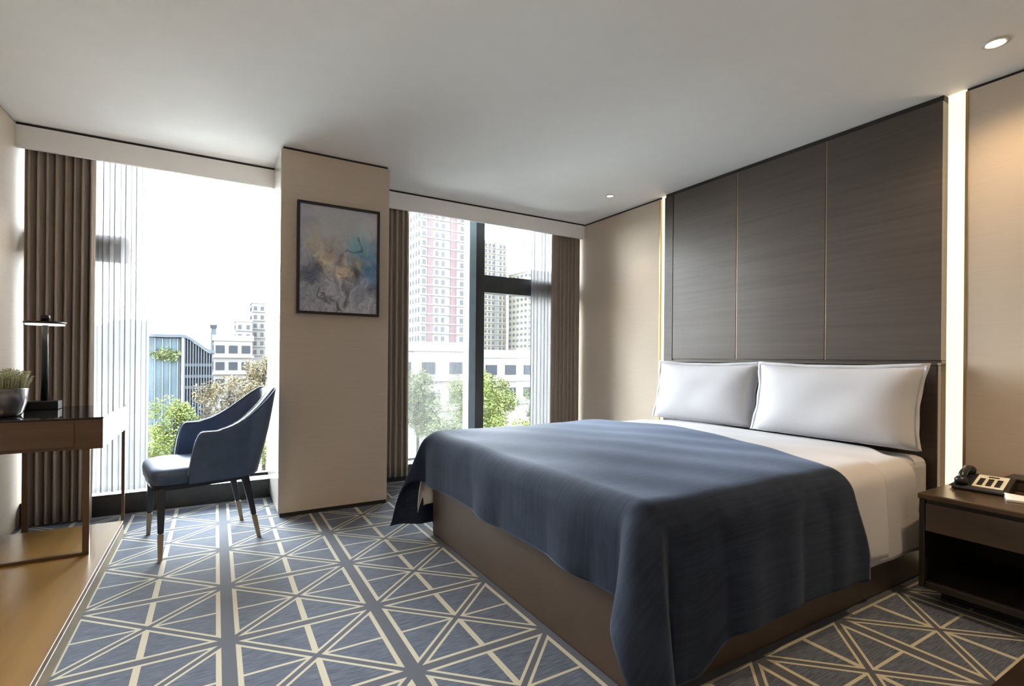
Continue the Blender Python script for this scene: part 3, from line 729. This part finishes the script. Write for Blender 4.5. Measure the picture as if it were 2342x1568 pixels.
_win = {}
def box_mesh(name, sx, sy, sz, m):
    k = (name, round(sx, 3), round(sy, 3), round(sz, 3), m.name)
    if k not in _win:
        mb = MB().box(-sx / 2, -sy / 2, 0, sx / 2, sy / 2, sz); me = bpy.data.meshes.new(name); me.from_pydata(mb.v, [], mb.f); me.materials.append(m); _win[k] = me
    return _win[k]
def building(name, label, cat, x0, x1, y, depth, ztop, wall, fh=3.2, cw=3.0, ww=1.6, wh=1.5, zvis=-9, bands=(), balcony=True, group=None, zbot=GZ):
    r = empty(name, ((x0 + x1) / 2, y + depth / 2, zbot)); tag(r, label, cat, group)
    W = x1 - x0; Hh = ztop - zbot
    bx('walls', wall, (-W / 2, -depth / 2, 0, W / 2, depth / 2, Hh), r)
    bx('roof_parapet', wall, (-W / 2 - .2, -depth / 2 - .2, Hh + .01, W / 2 + .2, depth / 2 + .2, Hh + .9), r)
    for (a, b, m) in bands:
        bx('colour_band', m, (-W / 2 + a, -depth / 2 - .35, 0, -W / 2 + b, -depth / 2 - .005, Hh), r)
    spots = []; z = Hh - fh; PM = EX['pane_hazed'] if y > 100 else EX['pane']
    while z + zbot > zvis:
        n = int(W // cw)
        for i in range(n):
            x = -W / 2 + (i + .5) * W / n
            if any(a - .4 * ww < x + W / 2 < b + .4 * ww for a, b, _ in bands): continue
            spots.append((x, -depth / 2 - .06, z + .7, 0))
        n2 = int(depth // (cw * 1.3))
        for i in range(n2): spots.append((-W / 2 - .06, -depth / 2 + (i + .5) * depth / n2, z + .7, 1))
        z -= fh
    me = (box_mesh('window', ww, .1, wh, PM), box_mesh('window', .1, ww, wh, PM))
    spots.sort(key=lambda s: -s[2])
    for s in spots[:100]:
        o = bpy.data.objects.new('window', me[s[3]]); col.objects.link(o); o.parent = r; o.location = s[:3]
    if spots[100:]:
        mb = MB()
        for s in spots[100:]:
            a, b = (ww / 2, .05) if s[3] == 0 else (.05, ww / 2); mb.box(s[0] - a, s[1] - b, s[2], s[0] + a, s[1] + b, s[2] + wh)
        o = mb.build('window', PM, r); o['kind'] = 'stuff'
    if balcony:
        z = Hh - fh; bm_ = box_mesh('floor_band', W + .5, .5, .35, wall)
        while z + zbot > zvis:
            o = bpy.data.objects.new('floor_band', bm_); col.objects.link(o); o.parent = r; o.location = (0, -depth / 2 - .26, z); z -= fh
    return r
# right window view
building('apartment_tower', 'pale residential high-rise with mauve stripes seen through the sheer by the column', 'building', 54.9, 70.1, 150, 24, 66, EX['white'], 3.0, 1.9, 1.1, 1.5, 0, ((2.2, 4.0, EX['mauve']), (10.0, 12.2, EX['mauve'])))
building('apartment_tower', 'cream high-rise just right of the window mullion, partly under the dark transom', 'building', 123.5, 137.0, 240, 20, 64, EX['cream'], 3.1, 2.1, 1.2, 1.6, 0, ((6.4, 8.2, EX['pale_grey']),))
building('apartment_tower', 'grey-edged slim tower between the two cream towers right of the mullion', 'building', 143.0, 149.0, 260, 16, 58, EX['pale_grey'], 3.1, 1.9, 1.1, 1.7, 0)
building('apartment_tower', 'cream balcony tower beside the sheer curtain at the right of the window', 'building', 140.0, 158.0, 222, 20, 47, EX['cream'], 3.1, 3.0, 2.0, 1.3, 0)
building('low_block', 'white low building beneath the striped high-rise', 'building', 17.0, 23.0, 48, 10, 1.9, EX['white'], 3.0, 2.2, 1.4, 1.2, -6)
building('low_block', 'white low building with terraces right of the mullion above the treetops', 'building', 25.5, 33.0, 50, 10, 1.3, EX['white'], 2.6, 2.2, 1.4, 1.1, -6)
# left window view
building('low_block', 'white office block with dark windows right of the curved-roof building', 'building', -.3, 5.0, 90, 12, 3.6, EX['white'], 2.6, 1.75, 1.2, 1.2, -6)
building('apartment_tower', 'faint pale high-rise far off beside the column, in the left window', 'building', 12.0, 16.8, 220, 14, 22.0, EX['white'], 3.4, 2.4, 1.1, 1.5, 0)
building('low_block', 'faint pale block far off behind the white office block', 'building', 6.2, 11.6, 210, 14, 14.0, EX['white'], 3.4, 2.6, 1.1, 1.5, 0)
# chimney-like tower and hill on the skyline
tw = empty('rooftop_mast', (-.45, 130, GZ)); tag(tw, 'slender grey chimney tower on the skyline behind the curved roof', 'chimney')
bx('shaft', EX['grey'], (-.5, -.5, 0, .5, .5, 16 + 7.4), tw); bx('cap', EX['gdark'], (-.7, -.7, 23.41, .7, .7, 24.2), tw)
hm = MB().grid(lambda u, v: (-260 + 420 * u, 700 + 120 * v, GZ + (36 + 22 * math.sin(PI * min(1, u * 1.1)) + 5 * math.sin(17 * u) + 3 * math.sin(39 * u)) * math.sin(PI * v * .5 + .001) + 4), 60, 8)
struct(hm.build('terrain_hill', EX['hill'], None, smooth=True))
# curved-roof building: glass side to the left, columned front to the right
cr = empty('curved_roof_building', (-2.7, 60, GZ)); tag(cr, 'grey office building with a sweeping curved roof and a colonnaded front', 'building')
def roofz(x):    # local x -3.2 .. 2.5
    t = (x + .15) / 2.65
    return 3.35 + .05 * math.sin(x) if t < 0 else 3.35 - 1.6 * (smooth01(t) * .75 + .25 * t)
def prism_strip(x0, x1, y0, y1, zb, dz, n=14):
    mb = MB(); 
    for i in range(n + 1):
        x = x0 + (x1 - x0) * i / n; z = roofz(x) - GZ + dz
        mb.v += [(x, y0, zb if zb is not None else z - .28), (x, y0, z), (x, y1, z), (x, y1, zb if zb is not None else z - .28)]
    for i in range(n):
        for k in range(4):
            l = (k + 1) % 4; mb.f.append((i * 4 + k, (i + 1) * 4 + k, (i + 1) * 4 + l, i * 4 + l))
    mb.f += [(3, 2, 1, 0), (n * 4, n * 4 + 1, n * 4 + 2, n * 4 + 3)]
    return mb
prism_strip(-3.2, -.35, .4, 12, 0, -.35).build('glass_wing', EX['blueglass'], cr)
prism_strip(-.33, 2.38, .4, 12, 0, -.35).build('front_walls', EX['gdark'], cr)
prism_strip(-3.4, 2.6, -.2, 12.4, None, 0).build('curved_roof', EX['grey'], cr)
for i in range(12):
    x = -.25 + i * .235
    bx('column', EX['white'] if i in (0,) else EX['grey'], (x, -.05, 0, x + (.22 if i == 0 else .09), .38, roofz(x + .05) - GZ - .3), cr)
for z in (-2.1, -1.0, .15):
    bx('floor_slab', EX['grey'], (-.3, .05, z - GZ, 2.42, .39, z - GZ + .30), cr)
for i in range(5):
    x = -3.1 + i * .62
    bx('glass_mullion', EX['white'], (x, .25, 0, x + .07, .39, roofz(x) - GZ - .36), cr)
tb = MB(); rnd = random.Random(3)
for i in range(260):
    p = Vector((rnd.gauss(-1.6, .45), rnd.uniform(-.1, .3), 1.35 - GZ + rnd.gauss(0, .28))); s = rnd.uniform(.08, .16)
    a = Vector((rnd.uniform(-1, 1), rnd.uniform(-1, 1), rnd.uniform(-1, 1))).normalized() * s; b = a.orthogonal().normalized() * s
    tb.add([p - a - b, p + a - b, p + a + b, p - a + b], [(0, 1, 2, 3)])
o = tb.build('terrace_planting', EX['leaf2'], cr); o['kind'] = 'stuff'

def tree(x, y, ztop, rad, m, label, seed, name='tree', group=None):
    rnd = random.Random(seed); r = empty(name, (x, y, GZ)); tag(r, label, 'tree', group)
    h = ztop - GZ; hc = rad * 1.15
    clumps = []
    for i in range(34):
        a = rnd.uniform(0, 2 * PI); rr = rad * .72 * rnd.random() ** .5; z = h - hc + rnd.uniform(-.85, .72) * hc
        clumps.append((rr * math.cos(a), rr * math.sin(a), z, rad * rnd.uniform(.24, .42)))
    mb = MB()
    for cx, cy_, cz, cr_ in clumps:
        for k in range(230):
            d = Vector((rnd.gauss(0, 1), rnd.gauss(0, 1), rnd.gauss(0, .8))).normalized() * cr_ * rnd.uniform(.55, 1.05)
            p = Vector((cx, cy_, cz)) + d; s = rad * rnd.uniform(.03, .06)
            a = Vector((rnd.uniform(-1, 1), rnd.uniform(-1, 1), rnd.uniform(-.6, .6))).normalized(); b = a.cross(Vector((rnd.uniform(-1, 1), rnd.uniform(-1, 1), 1))).normalized()
            mb.add([p - a * s, p - b * s * .55, p + a * s, p + b * s * .55], [(0, 1, 2, 3)])
    mb.build('crown', m, r)
    tk = MB(); tk.tube([(0, 0, 0), (.1, .05, (h - hc) * .6), (0, 0, h - hc * .5)], [rad * .10, rad * .07, rad * .03], 8)
    for i in range(7):
        c = clumps[i]; tk.tube([(0, 0, h - hc * 1.6), (c[0] * .5, c[1] * .5, c[2] - .4), c[:3]], [rad * .04, rad * .025, rad * .008], 6)
    tk.build('trunk', EX['trunk'], r, smooth=True)
    return r
TREES = [
 (-1.75, 30, -.75, 1.5, 'leaf1', 'bright green tree low in the left window, left of the chair back'),
 (-.30, 26.5, -1.75, 1.15, 'leaf2', 'dark green small tree just above the chair arm in the left window'),
 (-2.9, 26, -1.8, 1.1, 'leaf1', 'green tree at the edge of the left sheer curtain'),
 (.75, 36, .1, 1.8, 'leaf3', 'russet olive tree behind the chair back in the left window'),
 (3.0, 41, 1.5, 1.8, 'leaf3', 'taller olive tree beside the column in the left window'),
 (2.2, 24, -1.7, 1.5, 'leaf1', 'leafy tree seen behind the rear of the chair, close to the column'),
 (11.6, 32, .6, 2.1, 'leaf2', 'treetop behind the sheer right of the picture column'),
 (14.0, 28, .2, 1.9, 'leaf1', 'treetop immediately left of the window mullion'),
 (11.0, 24, -1.6, 1.9, 'leaf2', 'lower shaded treetop left of the mullion above the bed'),
 (17.2, 32, .5, 2.1, 'leaf1', 'bright treetop immediately right of the window mullion'),
 (19.6, 28, -.2, 1.9, 'leaf2', 'treetop between the mullion and the right sheer curtain'),
 (15.4, 23.0, -1.9, 1.7, 'leaf1', 'lower treetop right of the mullion above the bed'),
 (22.6, 33, -.2, 1.9, 'leaf2', 'treetop behind the right sheer curtain'),
]
for i, (x, y, z, r, m, lab) in enumerate(TREES): tree(x, y, z, r, EX[m], lab, 40 + i, group='trees outside the left window' if x < 5 else 'trees outside the right window')
